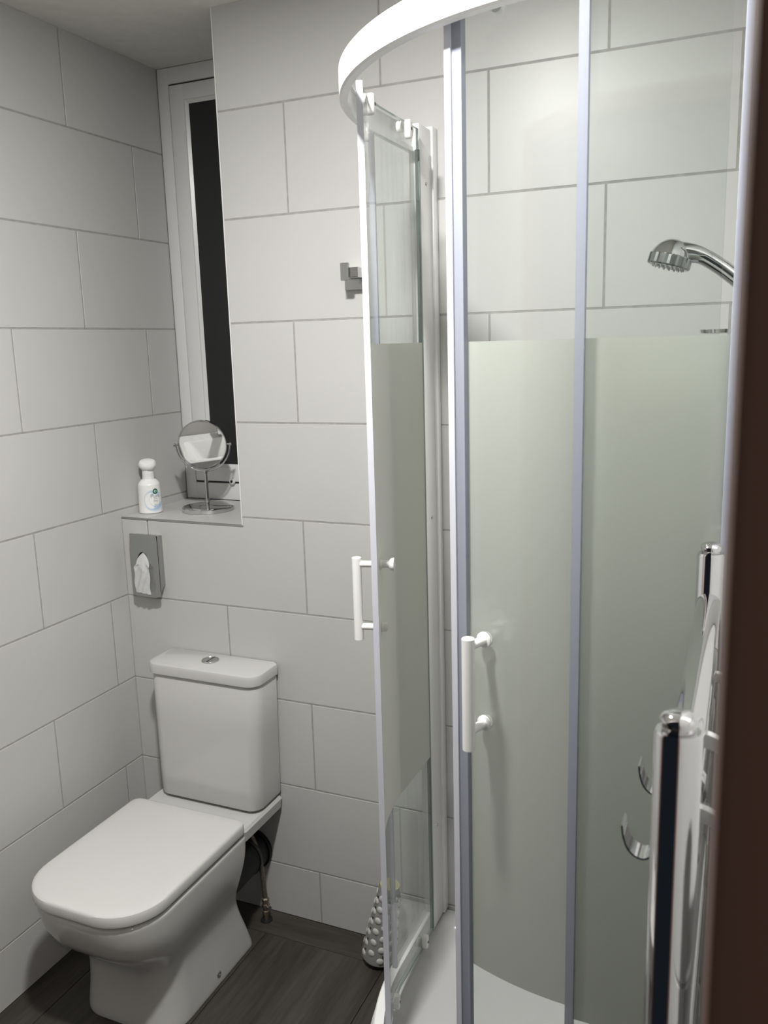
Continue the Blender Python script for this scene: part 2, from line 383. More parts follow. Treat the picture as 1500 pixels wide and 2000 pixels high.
# cistern
bm = B()
def csec(z, x0, x1, yf, r=.035): return (z, rrect(x0, x1, yf, -.004, r, .008, 9))
cs = [(.383, .166, .474, -.120, .03), (.386, .160, .480, -.127, .034), (.396, .158, .482, -.130, .036), (.45, .156, .483, -.129, .036), (.60, .149, .486, -.121, .036), (.726, .143, .489, -.114, .036), (.731, .146, .486, -.111, .034)]
loft(bm, [csec(z, a, b, c, r) for z, a, b, c, r in cs]); obj('cistern', bm, CERAMIC, toilet, True)
bm = B(); loft(bm, [csec(z, a, b, c, r) for z, a, b, c, r in [(.377, .18, .46, -.10, .02), (.384, .18, .46, -.10, .02)]]); obj('cistern_gasket', bm, GASKET, toilet)
bm = B(); loft(bm, [csec(z, a, b, c, r) for z, a, b, c, r in [(.7325, .141, .490, -.118, .036), (.735, .138, .493, -.121, .038), (.755, .137, .494, -.122, .038), (.7615, .1395, .4915, -.1195, .037), (.765, .146, .485, -.113, .034)]])
lid = obj('cistern_lid', bm, CERAMIC, toilet, True)
bm = B(); lathe(bm, (.309, -.052, .7648), (0, 0, 1), [(0, .024), (.002, .024), (.0035, .0225), (.0035, .0205), (.0028, .020), (.0032, 0)], 36); fb_ = obj('flush_button', bm, DCHROME, lid, True)
bm = B(); box(bm, .309 - .001, .309 + .001, -.072, -.032, .7675, .7684); obj('button_slot', bm, GASKET, toilet)
# seat + lid
def lsec(z, i, yb=-.187): return (z, rrect(tx - .178 + i, tx + .178 - i, -.632 + i, yb - i, .118 - i * .6, .022, 11))
bm = B(); loft(bm, [(z, rrect(tx - .170 + i, tx + .170 - i, -.619 + i, -.20 - i, .115, .02, 11)) for z, i in [(.3615, .004), (.364, 0), (.369, 0), (.3695, .003)]]); obj('seat', bm, SEATM, toilet, True)
bm = B(); loft(bm, [lsec(.3700, .006), lsec(.3715, .001), lsec(.376, 0), lsec(.392, 0), lsec(.3968, .0015), lsec(.3995, .005), lsec(.4008, .010), lsec(.4014, .03)])
obj('seat_lid', bm, SEATM, toilet, True)
for sx in (-1, 1):
    bm = B(); lathe(bm, (tx + sx * .115, -.190, .3775), (sx, 0, 0), [(-.028, .009), (.028, .009)], 18); obj('hinge', bm, SEATM, toilet, True)
bm = B(); lathe(bm, (tx + .1443, -.307, .031), (1, 0, -.0), [(-.004, .0085), (.001, .0085), (.003, .0065), (.0035, .003), (.002, .0025), (.002, 0)], 20); obj('fixing_screw', bm, CHROME, toilet, True, label='small chrome screw cap low on the side')
# waste pipe
wp = thing('waste_pipe', 'black waste connector between toilet and far wall', 'pipe', (.375, -.09, .19))
bm = B(); lathe(bm, (.378, -.001, .19), (0, -1, 0), [(0, .060), (.012, .060), (.013, .054), (.172, .054)], 36); obj('pipe', bm, BLACKP, wp, True)
bm = B(); lathe(bm, (.378, -.045, .19), (0, -1, 0), [(0, .0535), (0, .0565), (.010, .0565), (.010, .0535)], 36, False); obj('collar', bm, M('grey_collar', (.05, .05, .05), .4), wp, True)
# water supply
ws = thing('water_supply_hose', 'braided supply hose dropping from cistern to brass floor valve', 'hose', (.435, -.045, 0))
bm = B(); tube(bm, spline([(.375, -.05, .297), (.392, -.045, .268), (.407, -.042, .235), (.421, -.042, .19), (.429, -.044, .14), (.432, -.045, .100), (.434, -.045, .066)], 6), .0068, 14); obj('hose', bm, STEEL, ws, True)
bm = B(); lathe(bm, (.434, -.045, .068), (0, 0, -1), [(-.004, .007), (0, .0105), (.010, .0105), (.011, .008), (.016, .008), (.017, .0115), (.026, .0115), (.027, .0085), (.036, .0085), (.037, .011), (.046, .011), (.047, .0075), (.068, .0075)], 6); v_ = obj('valve', bm, BRASS, ws)
bm = B(); lathe(bm, (.434, -.045, .047), (1, -.5, 0), [(0, .005), (.016, .005), (.017, .0065), (.020, .0065), (.020, 0)], 12); obj('valve_screw', bm, CHROME, v_)
bm = B(); lathe(bm, (.434, -.045, .0), (0, 0, 1), [(0, .017), (.003, .016), (.004, .009)], 24); obj('pipe_cover', bm, BLACKP, ws, True)

# ------------------------------------------------------------------ shower enclosure
X0, S0, R0, CX, CY = .935, .300, .515, 1.45, -.300
XE = 1.656
def path(y0=None, a0=0, a1=90, x1=None, step=2.0):
    """plan points on the outer line with outward normals: straight, arc, straight"""
    P = []
    if y0 is not None:
        P.append((X0, y0, -1, 0)); 
        if a0 <= 0 and y0 > CY: pass
    n = max(1, int(abs(a1 - a0) / step))
    for i in range(n + 1):
        t = math.radians(a0 + (a1 - a0) * i / n); c, s = math.cos(t), math.sin(t); P.append((CX - R0 * c, CY - R0 * s, -c, -s))
    if x1 is not None: P.append((x1, CY - R0, 0, -1))
    return P
def sweep(bm, P, prof, cap=True):
    """prof: closed list of (dr, z)"""
    rings = [[bm.verts.new((x + nx * d, y + ny * d, z)) for d, z in prof] for x, y, nx, ny in P]
    skin(bm, rings, True, cap); return bm
def rp(d0, d1, z0, z1, c=0.0):
    if c <= 0: return [(d0, z0), (d1, z0), (d1, z1), (d0, z1)]
    return [(d0 - c, z0), (d1 + c, z0), (d1, z0 + c), (d1, z1 - c), (d1 + c, z1), (d0 - c, z1), (d0, z1 - c), (d0, z0 + c)]
def band(bm, P, d, z0, z1):
    vs = [[bm.verts.new((x + nx * d, y + ny * d, z)) for z in (z0, z1)] for x, y, nx, ny in P]
    for a, b in zip(vs[:-1], vs[1:]): bm.faces.new((a[0], b[0], b[1], a[1]))
shower = thing('shower_enclosure', 'curved quadrant glass shower enclosure with white rails in the far right corner', 'shower', (1.25, -.4, .15))
ZT, ZT2, ZR0, ZR1 = 1.990, 2.0365, .153, .200
full = path(-.06, 0, 90, XE, 1.5)
# rails: C-section open to the inside
bm = B(); sweep(bm, full, [(0, ZT + .003), (-.003, ZT), (-.014, ZT), (-.014, ZT + .010), (-.010, ZT + .010), (-.010, ZT2 - .004), (-.016, ZT2 - .004), (-.016, ZT2), (-.003, ZT2), (0, ZT2 - .003)])
obj('top_rail', bm, WHITEAL, shower, True)
bm = B(); sweep(bm, full, [(0, ZR0), (-.024, ZR0), (-.024, ZR0 + .006), (-.019, ZR0 + .008), (-.019, ZR1 - .014), (-.022, ZR1 - .012), (-.022, ZR1), (-.003, ZR1), (0, ZR1 - .003), (0, ZR0 + .026), (-.0015, ZR0 + .0245), (0, ZR0 + .023)])
obj('bottom_rail', bm, WHITEAL, shower, True)
# wall profiles
bm = B(); box(bm, .935, .967, -.030, -.001, ZR0, 2.053, .0015, 2); wpz = obj('wall_channel', bm, WHITEAL, shower, True)
bm = B(); box(bm, .9385, .9625, -.100, -.028, ZR0, 2.046, .002, 2); wp2 = obj('wall_profile', bm, WHITEAL, shower, True)
for z in (1.93, 1.2, .42):
    bm = B(); lathe(bm, (.9625, -.062, z), (1, 0, 0), [(0, .0045), (.0015, .004), (.002, .0015), (.001, 0)], 14); obj('screw', bm, CHROME, wp2, True)
bm = B(); box(bm, 1.618, 1.659, -.815, -.788, ZR0, 2.053, .0015, 2); obj('wall_profile', bm, M('grey_silver_profile', (.42, .42, .40), .35), shower, True)
bm = B(); box(bm, 1.6085, 1.6175, -.812, -.791, ZR1, 1.99, .0015, 2); obj('glazing_seal', bm, SEAL, shower, True)
# fixed glass
def mat_edges(o, mat):
    me = o.data; me.materials.append(mat)
FZ0, FZ1 = .200, 1.9895; BZ0, BZ1 = .635, 1.597
def glass(name, P, d0, d1, z0, z1, par):
    bm = B(); sweep(bm, P, rp(d0, d1, z0, z1))
    o = obj(name, bm, [CLEAR, EDGE], par, False)
    nP = len(P)
    for f in o.data.polygons:
        if abs(f.normal.z) > .5 or len(f.vertices) == 4 and f.area > 0 and f.index >= 4 * (nP - 1): f.material_index = 1
    return o
PL = path(-.095, 0, 1.2, None, 1); PRt = path(None, 88.8, 90, 1.612, 1)
for P in (PL, PRt):
    g = glass('fixed_panel', P, -.008, -.014, FZ0 - .005, FZ1, shower)
    bm = B(); band(bm, P, -.0146, BZ0, BZ1); obj('frosted_band', bm, FROST, g)
# side channel at the free edge of the fixed panels
for a0, a1 in ((.8, 1.5), (87.9, 89.2)):
    bm = B(); sweep(bm, path(None, a0, a1, None, .4), rp(-.0055, -.0165, FZ0, FZ1 - .004, .001)); obj('edge_seal', bm, SEAL, shower, True)
# sliding doors
DZ0, DZ1, D0, D1 = .178, 2.028, -.030, -.036
Pl = path(-.125, 0, 21, None, 1.5); Pr = path(None, 66.2, 90, 1.595, 1.5)
def at(a, r, z=0.0):
    t = math.radians(a); return Vector((CX - r * math.cos(t), CY - r * math.sin(t), z))
def handle(par, a, left):
    n = at(a, 1) - Vector((CX, CY, 0)); n.z = 0; n.normalize(); t = Vector((0, 0, 1)).cross(n)
    rb = .524; b0 = at(a, rb)
    bm = B(); lathe(bm, (b0.x, b0.y, 1.026), (0, 0, 1), [(0, .0085), (.0008, .0093), (.1662, .0093), (.167, .0085)], 28)
    h = obj('handle', bm, WPLAST, par, True)
    for z in (1.180, 1.053):
        bm = B(); p = at(a, .485, z); lathe(bm, p, n, [(-.0, .0115), (.0025, .0115), (.0035, .0065), (.032, .0065)], 22); obj('post', bm, WPLAST, h, True)
        bm = B(); q = at(a, .4789, z)
        if left and z > 1.1: lathe(bm, q, -n, [(0, .0105), (.003, .0105), (.006, .0075), (.018, .0070), (.022, .0115), (.027, .013), (.029, .0125), (.029, 0)], 24)
        else: lathe(bm, q, -n, [(0, .0095), (.004, .0095), (.005, .0085), (.011, .0085), (.012, .0075), (.012, 0)], 24)
        obj('inner_knob', bm, WPLAST, h, True)
def roller(par, pos, n, z, up=True):
    n = Vector(n); n.normalize(); t = Vector((0, 0, 1)).cross(n); p = Vector((pos[0], pos[1], z))
    # capsule cap on the inside
    bm = B(); rings = []
    for s, k in ((0, 1.0), (.007, 1.0), (.0105, .86), (.012, .55)):
        pts = []
        for i in range(24):
            a = 2 * PI * i / 24; cx_ = math.cos(a) * .0085 * k; cz = math.sin(a) * .0085 * k + (.010 if math.sin(a) > 0 else -.010)
            pts.append(bm.verts.new(p - n * (.0362 + s) + t * cx_ + Vector((0, 0, cz))))
        rings.append(pts)
    skin(bm, rings, True, True); rc = obj('roller', bm, WPLAST, par, True)
    bm = B(); lathe(bm, p - n * .0483, -n, [(0, .0032), (.0006, .0032), (.0006, 0)], 12); obj('roller_screw', bm, HOLE, rc)
    bm = B(); dz = .006 if up else -.006; lathe(bm, p - n * .0215 + Vector((0, 0, dz)), -n, [(-.003, 0), (-.003, .0105), (-.001, .0115), (.003, .0095), (.006, .0115), (.0075, .0105), (.0075, .004), (.009, .004)], 24); obj('roller_wheel', bm, M('grey_nylon', (.42, .43, .42), .4) if False else WPLAST, rc, True)
def door_(P, ha, left, rollers):
    g = glass('sliding_door', P, D0, D1, DZ0, DZ1, shower)
    bm = B(); band(bm, P, D1 - .0006, BZ0, BZ1); obj('frosted_band', bm, FROST, g)
    handle(g, ha, left)
    for pos, n in rollers:
        roller(g, pos, n, 2.013, True); roller(g, pos, n, .192, False)
    return g
def rpos(a): p = at(a, R0); n = p - Vector((CX, CY, 0)); return ((p.x, p.y), (n.x, n.y, 0))
dl = door_(Pl, 14.2, True, [rpos(11.6), ((X0, -.194), (-1, 0, 0))])
dr = door_(Pr, 72.0, False, [rpos(74.2), ((1.54, CY - R0), (0, -1, 0))])
bm = B(); sweep(bm, path(None, 20.8, 22.0, None, .5), rp(-.0275, -.0385, DZ0, DZ1 + .001, .001)); obj('edge_seal', bm, SEALW, dl, True, label='white vinyl strip on the door edge')
bm = B(); sweep(bm, path(None, -.0, 0, None, 1)[:1] + [(X0, CY + .0, -1, 0)], rp(0, 0, 0, 0)) if False else None
bm = B(); sweep(bm, path(None, 65.2, 66.5, None, .5), rp(-.026, -.044, DZ0, DZ1, .002)); obj('edge_seal', bm, SEALW, dr, True, label='white magnetic strip on the door edge')
bm = B(); sweep(bm, path(None, 66.5, 68.4, None, .6), rp(-.0285, -.0375, DZ0, DZ1, .001)); obj('edge_seal', bm, SEAL, dr, True, label='clear bluish strip beside the magnetic strip')
bm = B(); sweep(bm, [(X0, -.1225, -1, 0), (X0, -.1275, -1, 0)], rp(-.0285, -.0375, DZ0, DZ1 - .04, .001)); obj('edge_seal', bm, M('dark_green_seal', (.22, .27, .26), .3), dl, True)

# shower tray ----------------------------------------------------
def ring(d, z, n=34):
    """outline of the tray inset by d"""
    xl, yb, xr, yf, r = X0 - .016 + d, -.002 - d, RX - .002 - d, CY - R0 - .016 + d, R0 + .016 - d
    pts = []
    rc = min(.004 + d * .7, xr - CX - .004, CY * -1 + yb - .004)
    def corner(cx, cy, a0, a1, k=7):
        return [(cx + rc * math.cos(math.radians(a0 + (a1 - a0) * i / (k - 1))), cy + rc * math.sin(math.radians(a0 + (a1 - a0) * i / (k - 1))), z) for i in range(k)]
    for i in range(n):
        t = (PI / 2) * i / (n - 1); pts.append((CX - r * math.cos(t), CY - r * math.sin(t), z))
    pts += corner(xr - rc, yf + rc, 270, 360); pts += corner(xr - rc, yb - rc, 0, 90); pts += corner(xl + rc, yb - rc, 90, 180)
    return pts
tray = thing('shower_tray', 'white raised quadrant shower tray below the curved glass', 'shower tray', (1.25, -.4, 0))
bm = B(); rr = []
for d, z in ((.004, 0), (.004, .02), (0, .03), (0, .138), (.002, .146), (.008, .150), (.040, .150), (.047, .1475), (.054, .141), (.066, .127), (.082, .116), (.100, .111), (.108, .1085), (.125, .1045), (.15, .103)):
    rr.append([bm.verts.new(p) for p in ring(d, z)])
skin(bm, rr, True, True); obj('tray_body', bm, TRAYM, tray, True)
bm = B(); lathe(bm, (1.36, -.36, .1015), (0, 0, 1), [(0, .045), (.003, .044), (.005, .036), (.0055, 0)], 32); obj('waste_cover', bm, CHROME, tray, True)

# ------------------------------------------------------------------ shower fittings on the right wall
HY = -.40
sr = thing('shower_riser_rail', 'chrome shower riser rail with soap dish behind the right glass', 'shower rail', (1.632, HY, 1.2))
bm = B(); tube(bm, [(1.630, HY, 1.03), (1.630, HY, 1.86)], .009, 18); obj('bar', bm, CHROME, sr, True)
for z in (1.05, 1.85):
    bm = B(); lathe(bm, (RX, HY, z), (-1, 0, 0), [(0, .018), (.006, .018), (.01, .012), (.034, .012)], 20); obj('wall_bracket', bm, CHROME, sr, True)
bm = B(); lathe(bm, (1.586, HY + .0, 1.598), (0, 0, 1), [(0, .030), (.0015, .036), (.007, .0375), (.007, .036), (.003, .033), (.003, 0)], 36); obj('soap_dish', bm, CHROME, sr, True)
bm = B(); lathe(bm, (1.630, HY, 1.640), (0, 0, 1), [(0, .013), (.002, .015), (.03, .015), (.032, .013)], 20); lathe(bm, (1.630, HY, 1.656), (-.9, 0, .45), [(0, .0145), (.012, .0145)], 18); obj('slider', bm, CHROME, sr, True)
hs = thing('hand_shower', 'chrome hand shower head pointing down behind the right glass', 'shower head', (1.50, HY, 1.70))
fdir = Vector((-.255, -.06, -.965)).normalized(); fc = Vector((1.4975, HY, 1.7055))
bm = B(); lathe(bm, fc, fdir, [(-.042, 0), (-.0415, .009), (-.038, .0175), (-.031, .0255), (-.023, .0305), (-.018, .0325), (-.0165, .0333), (-.0165, .0328), (-.0155, .0328)], 40); hd = obj('head', bm, CHROME, hs, True)
bm = B(); n_ = 48; d_, u_, v2_ = frame_of(fdir); rings = []
for t in (-.0155, -.001, .001):
    rings.append([bm.verts.new(fc + d_ * t + (u_ * math.cos(2 * PI * i / n_) + v2_ * math.sin(2 * PI * i / n_)) * ((.0336 if i % 2 else .0324) - (.002 if t > 0 else 0))) for i in range(n_)])
skin(bm, rings, True, True); obj('adjuster_ring', bm, DCHROME, hs, False)
bm = B()
for rr_, k in ((.008, 6), (.016, 12), (.024, 18)):
    for i in range(k):
        a = 2 * PI * i / k; q = fc + u_ * math.cos(a) * rr_ + v2_ * math.sin(a) * rr_
        lathe(bm, q, fdir, [(0, .0018), (.004, .0011), (.004, 0)], 6)
o_ = obj('spray_nozzle', bm, DCHROME, hs); o_['kind'] = 'stuff'
hp = spline([(1.502, HY, 1.7215), (1.519, HY, 1.7245), (1.545, HY, 1.7195), (1.572, HY, 1.703), (1.596, HY, 1.684), (1.618, HY, 1.665)], 6)
nr = len(hp); rads = [.0215 - .009 * min(1, i / (nr * .42)) for i in range(nr)]
bm = B(); tube(bm, hp, rads, 22); obj('handle', bm, CHROME, hs, True)
hose_p = spline([(1.618, HY, 1.667), (1.632, HY - .03, 1.63), (1.628, HY - .035, 1.50), (1.615, HY - .04, 1.2), (1.600, HY + .0, .92), (1.618, HY + .05, .82), (1.635, HY + .07, .92), (1.640, HY + .07, .975)], 10)
bm = B(); tube(bm, hose_p, .0065, 12); obj('hose', bm, CHROME, hs, True)
mxr = thing('shower_mixer', 'chrome shower valve on the right wall below the riser rail', 'shower valve', (1.62, HY + .07, 1.0))
bm = B(); lathe(bm, (1.622, HY - .06, 1.0), (0, 1, 0), [(0, .012), (.002, .020), (.03, .020), (.032, .017), (.16, .017), (.162, .020), (.19, .020), (.192, .012)], 24); obj('valve_body', bm, CHROME, mxr, True)

# robe hook on far wall -----------------------------------------
rh = thing('robe_hook', 'small square chrome robe hook on tiles beside the open shower door', 'hook', (.76, 0, 1.74))
bm = B(); box(bm, .735, .792, -.011, -.0003, 1.7225, 1.7475, .001, 1); obj('base_plate', bm, DCHROME, rh)
bm = B(); box(bm, .750, .792, -.056, -.0003, 1.7475, 1.7695, .001, 1); obj('arm', bm, CHROME, rh)
bm = B(); box(bm, .7495, .7695, -.062, -.054, 1.741, 1.780, .001, 1); obj('peg', bm, DCHROME, rh)
# sanitary bag dispenser ----------------------------------------
bd = thing('bag_dispenser', 'grey metal bag dispenser box on tiles below the window sill', 'dispenser', (.09, 0, .92))
def prism(bm, x0, x1, P):
    a = [bm.verts.new((x0, y, z)) for y, z in P]; b = [bm.verts.new((x1, y, z)) for y, z in P]; skin(bm, [a, b], True, True)
bm = B(); prism(bm, .052, .1375, [(-.0003, 1.092), (-.0215, 1.0935), (-.0215, .934), (-.0003, .952)]); obj('box', bm, DCHROME, bd)
# cover plate with an oval opening
bm = B(); ox, oz, oa, ob_ = .0910, 1.016, .0200, .032; nn = 40; outer = []; inner = []
for i in range(nn):
    a = 2 * PI * i / nn; c, s = math.cos(a), math.sin(a); inner.append((ox + oa * c, oz + ob_ * s))
    k = min(.0455 / abs(c) if abs(c) > 1e-6 else 9, (.0855 if s > 0 else .0945) / abs(s) if abs(s) > 1e-6 else 9)
    outer.append((.0945 + k * c, 1.0125 + k * s))
R4 = []
for L_, y in ((outer, -.0268), (outer, -.031), (inner, -.031), (inner, -.0268)):
    R4.append([bm.verts.new((x, y, z)) for x, z in L_])
R4.append(R4[0]); skin(bm, R4, True, False); obj('cover_plate', bm, DCHROME, bd)
bm = B(); lathe(bm, (ox, -.0244, oz), (0, -1, 0), [(0, 0), (0, .015), (.0005, .015), (.0005, 0)], 24)
for v in bm.verts: v.co.z = oz + (v.co.z - oz) * 1.6
obj('bag_pack', bm, PAPER, bd)
# bag pulled half way out
bm = B(); NX, NZ = 15, 26; grid = []
for j in range(NZ):
    t = j / (NZ - 1); z = 1.046 - t * .112
    if t < .3: hw = .0155 + .004 * math.sin(t / .3 * PI / 2); hw *= math.sqrt(max(.05, 1 - (1 - t / .3) ** 2)) 
    else: hw = .0195 + .0065 * min(1, (t - .3) / .06)
    row = []
    for i in range(NX):
        u = i / (NX - 1) * 2 - 1
        y = -.0325 - .006 * math.sin(min(1, t * 1.6) * PI / 2) - .0035 * math.exp(-((t - .38) / .07) ** 2) * math.cos(u * 5) - .0018 * math.sin(u * 9 + t * 14) * (t > .3) - .004 * t
        if t < .15: y += .006 * (1 - t / .15)
        row.append(bm.verts.new((ox - .001 + u * hw + .002 * t, y, z + .0025 * abs(u) * (t < .3) * -1 - .004 * (u + 1) * t * .5)))
    grid.append(row)
for a, b in zip(grid[:-1], grid[1:]):
    for i in range(NX - 1): bm.faces.new((a[i], a[i + 1], b[i + 1], b[i]))
bmesh.ops.solidify(bm, geom=bm.faces[:], thickness=.0006)
hb = obj('hygiene_bag', bm, PAPER, None, True); tag(hb, 'thin white bag pulled out through the oval hole of grey dispenser', 'bag')

# makeup mirror --------------------------------------------------
mx, my = .186, .158
mm_ = thing('makeup_mirror', 'round chrome makeup mirror on a stand on the window sill', 'mirror', (mx, my, SILL))
bm = B(); lathe(bm, (mx, my, SILL + .0003), (0, 0, 1), [(0, .0735), (.0006, .0745), (.0105, .0745), (.012, .0732), (.0128, .070), (.0138, .030), (.015, .010), (.0155, 0)], 56); obj('base', bm, CHROME, mm_, True)
bm = B(); lathe(bm, (mx, my, SILL + .010), (0, 0, 1), [(0, .0075), (.002, .006), (.098, .0052), (.100, .0075), (.106, .0075)], 20); obj('stem', bm, CHROME, mm_, True)
mc = Vector((mx - .004, my, 1.3275)); mn = ((CP - mc).normalized() + (Vector((.315, -1.38, .86)) - mc).normalized()).normalized(); mh = Vector((0, 0, 1)).cross(mn).normalized(); mv = mn.cross(mh).normalized()
bm = B(); lathe(bm, mc, mn, [(-.007, 0), (-.007, .066), (-.004, .0715), (.004, .0715), (.006, .0695), (.006, .0672), (.0048, .0665)], 72); fr_ = obj('mirror_frame', bm, CHROME, mm_, True)
bm = B(); lathe(bm, mc, mn, [(.0035, 0), (.0035, .0668), (.0049, .0668), (.0049, 0)], 72); obj('mirror_glass', bm, MIRROR, fr_)
bm = B(); pts = []
for i in range(41):
    a = PI + PI * i / 40; pts.append(mc + mh * math.cos(a) * .0785 + mv * math.sin(a) * .0785)
tube(bm, pts, .0026, 12); obj('yoke', bm, CHROME, mm_, True)
for s in (-1, 1):
    bm = B(); lathe(bm, mc + mh * s * .071, mh * s, [(0, .003), (.008, .003), (.0085, .0052), (.013, .0052), (.0135, 0)], 14); obj('pivot_knob', bm, CHROME, mm_, True)

# air freshener bottle ------------------------------------------
bx, by, bz = .0385, .085, SILL + .0003
bt = thing('spray_bottle', 'white pump spray bottle with pale blue ring label on the sill', 'bottle', (bx, by, bz))
prof = [(0, .0300), (.002, .0325), (.006, .0335), (.05, .0325), (.078, .0315), (.084, .0305), (.090, .0265), (.0955, .0215), (.097, .0192)]
spf = spline(prof, 3)
bm = B(); lathe(bm, (bx, by, bz), (0, 0, 1), [(a, b) for a, b in spf] + [(.098, .0)], 48); obj('body', bm, BOTTLE, bt, True)
bm = B(); lathe(bm, (bx, by, bz + .0970), (0, 0, 1), [(0, .0175), (.012, .0168), (.013, .0172), (.030, .0165), (.034, .016)], 32); obj('collar', bm, BOTTLE, bt, True)
ax = Vector((.16, -.30, 1)).normalized()
bm = B(); lathe(bm, (bx - .001, by, bz + .127), ax, [(0, .0165), (.006, .0205), (.012, .0230), (.018, .0225), (.0235, .0195), (.026, .0125), (.0268, 0)], 36)
for v in bm.verts:
    dx = v.co.x - bx; v.co.x = bx + dx * 1.03 + (.004 if dx > .012 else 0)
obj('spray_cap', bm, BOTTLE, bt, True)
toc = Vector((CP.x - bx, CP.y - by)).normalized(); rt = Vector((-toc.y, toc.x))           # rt = camera right on the bottle
if rt.dot(Vector((CR.x, CR.y))) < 0: rt = -rt
a_off = math.radians(20)
def wrap(s, z, lift=.0002):
    """s metres to the right of the label centre, z above the base"""
    rz = .0335 if z < .006 else .0335 - (z - .006) / .072 * .002; rz += lift; a = s / rz + a_off
    d = toc * math.cos(a) + rt * math.sin(a); return Vector((bx + d.x * rz, by + d.y * rz, bz + z))
def decal(name, loops, mat, lift=.0002):
    bm = B()
    for outer_, inner_ in loops:
        R_ = [[bm.verts.new(wrap(s, z, lift)) for s, z in q] for q in (outer_, inner_)]
        skin(bm, R_, True, False)
    return obj(name, bm, mat, bt)
def circ(cx, cz, r, n=48): return [(cx + r * math.cos(2 * PI * i / n), cz + r * math.sin(2 * PI * i / n)) for i in range(n)]
decal('label_halo', [(circ(0, .038, .0315), circ(0, .038, .0275))], BLUE2)
decal('label_ring', [(circ(0, .038, .0275), circ(.003, .0395, .0170))], BLUE, .00025)
decal('label_disc', [(circ(.003, .0395, .0170), circ(.003, .0395, .001))], BOTTLE, .0002)
decal('emblem_ring', [(circ(.005, .0645, .0078), circ(.005, .0645, .0042))], GREEN, .0004)
decal('emblem_center', [(circ(.005, .0645, .0042), circ(.005, .0645, .0004))], LGREEN, .0004)
tri = [(.0025, .0625), (.0075, .0625), (.0065, .0675)]
bm = B(); bm.faces.new([bm.verts.new(wrap(s, z, .0006)) for s, z in tri]); obj('emblem_mark', bm, GREEN, bt)
fc_ = bpy.data.curves.new('pure', 'FONT'); fc_.body = 'Pure'; fc_.size = .0150; fc_.align_x = 'CENTER'
fo_ = bpy.data.objects.new('pure', fc_); COL.objects.link(fo_); bpy.context.view_layer.update()
dg = bpy.context.evaluated_depsgraph_get(); tm = bpy.data.meshes.new_from_object(fo_.evaluated_get(dg)); bpy.data.objects.remove(fo_); bpy.data.curves.remove(fc_)
bm = B(); bm.from_mesh(tm); bpy.data.meshes.remove(tm)
for v in bm.verts: v.co = wrap(v.co.x + .004, v.co.y + .0465, .0005)
obj('label_lettering', bm, INK, bt)
bm = B()
for z0, a, b in ((.0425, -.001, .010), (.0370, -.003, .011), (.0335, -.002, .010), (.0265, -.001, .004), (.0255, .005, .010), (.0235, .000, .006)):
    n_ = 5; top = [wrap(a + (b - a) * i / n_, z0 + .0009, .0005) for i in range(n_ + 1)]; bot = [wrap(a + (b - a) * i / n_, z0, .0005) for i in range(n_ + 1)]
    quad_strip(bm, top, bot)
obj('label_small_print', bm, INK, bt)

# rolled bath mat ------------------------------------------------
rmz = Vector((.17, .02, 1)).normalized(); mb = Vector((.797, -.078, .014))
mat_ = thing('rolled_bath_mat', 'white rubber bath mat with suction cups rolled up against shower', 'bath mat', (.80, -.08, 0))
bm = B(); d_, u_, v_ = frame_of(rmz); rings = []
LM = .215
for t, k in ((0, .90), (.004, .98), (.012, 1.0), (LM * .5, .80), (LM, .58)):
    ring_ = []
    for i in range(64):
        a = 4 * PI * i / 64; r = (.048 - .010 * i / 63) * k
        ring_.append(bm.verts.new(mb + d_ * t + (u_ * math.cos(a) + v_ * math.sin(a)) * r))
    rings.append(ring_)
for a, b in zip(rings[:-1], rings[1:]):
    for i in range(63): bm.faces.new((a[i], a[i + 1], b[i + 1], b[i]))
bmesh.ops.solidify(bm, geom=bm.faces[:], thickness=.003)
body = obj('roll', bm, RUBBER, mat_, True)
bm = B(); lathe(bm, mb, rmz, [(.0, 0), (.0, .034), (.01, .040), (.02, .038), (LM - .02, .020)], 24); obj('inner_turns', bm, RUBBER, mat_, True)
toc2 = (CP - mb); toc2.z = 0; toc2 = (toc2 - d_ * toc2.dot(d_)).normalized(); rt2 = d_.cross(toc2)
for row in range(-3, 4):
    for j in range(7):
        t = .020 + j * .031 + (.0155 if row % 2 else 0)
        if t > LM - .012: continue
        a = row * .62; k = 1.0 - .42 * t / LM; dirv = toc2 * math.cos(a) + rt2 * math.sin(a); p = mb + d_ * t + dirv * (.0455 * k)
        bm = B(); lathe(bm, p, dirv, [(-.004, .0100), (.0005, .0095), (.0022, .0078), (.0034, .0045), (.0038, 0)], 14); obj('suction_cup', bm, RUBBER, mat_, True)
        if row % 2 == 0:
            p2 = mb + d_ * (t + .0155) + (toc2 * math.cos(a + .12) + rt2 * math.sin(a + .12)) * (.0470 * k)
            bm = B(); lathe(bm, p2, dirv, [(-.003, .0024), (.0012, .0024), (.0012, 0)], 8); obj('drain_hole', bm, HOLE, mat_)
bm = B(); lathe(bm, mb + d_ * (LM - .03), rmz, [(0, .021), (.030, .026), (.036, .0255), (.036, .0)], 24); obj('inner_lining', bm, YELLOW, mat_, True)

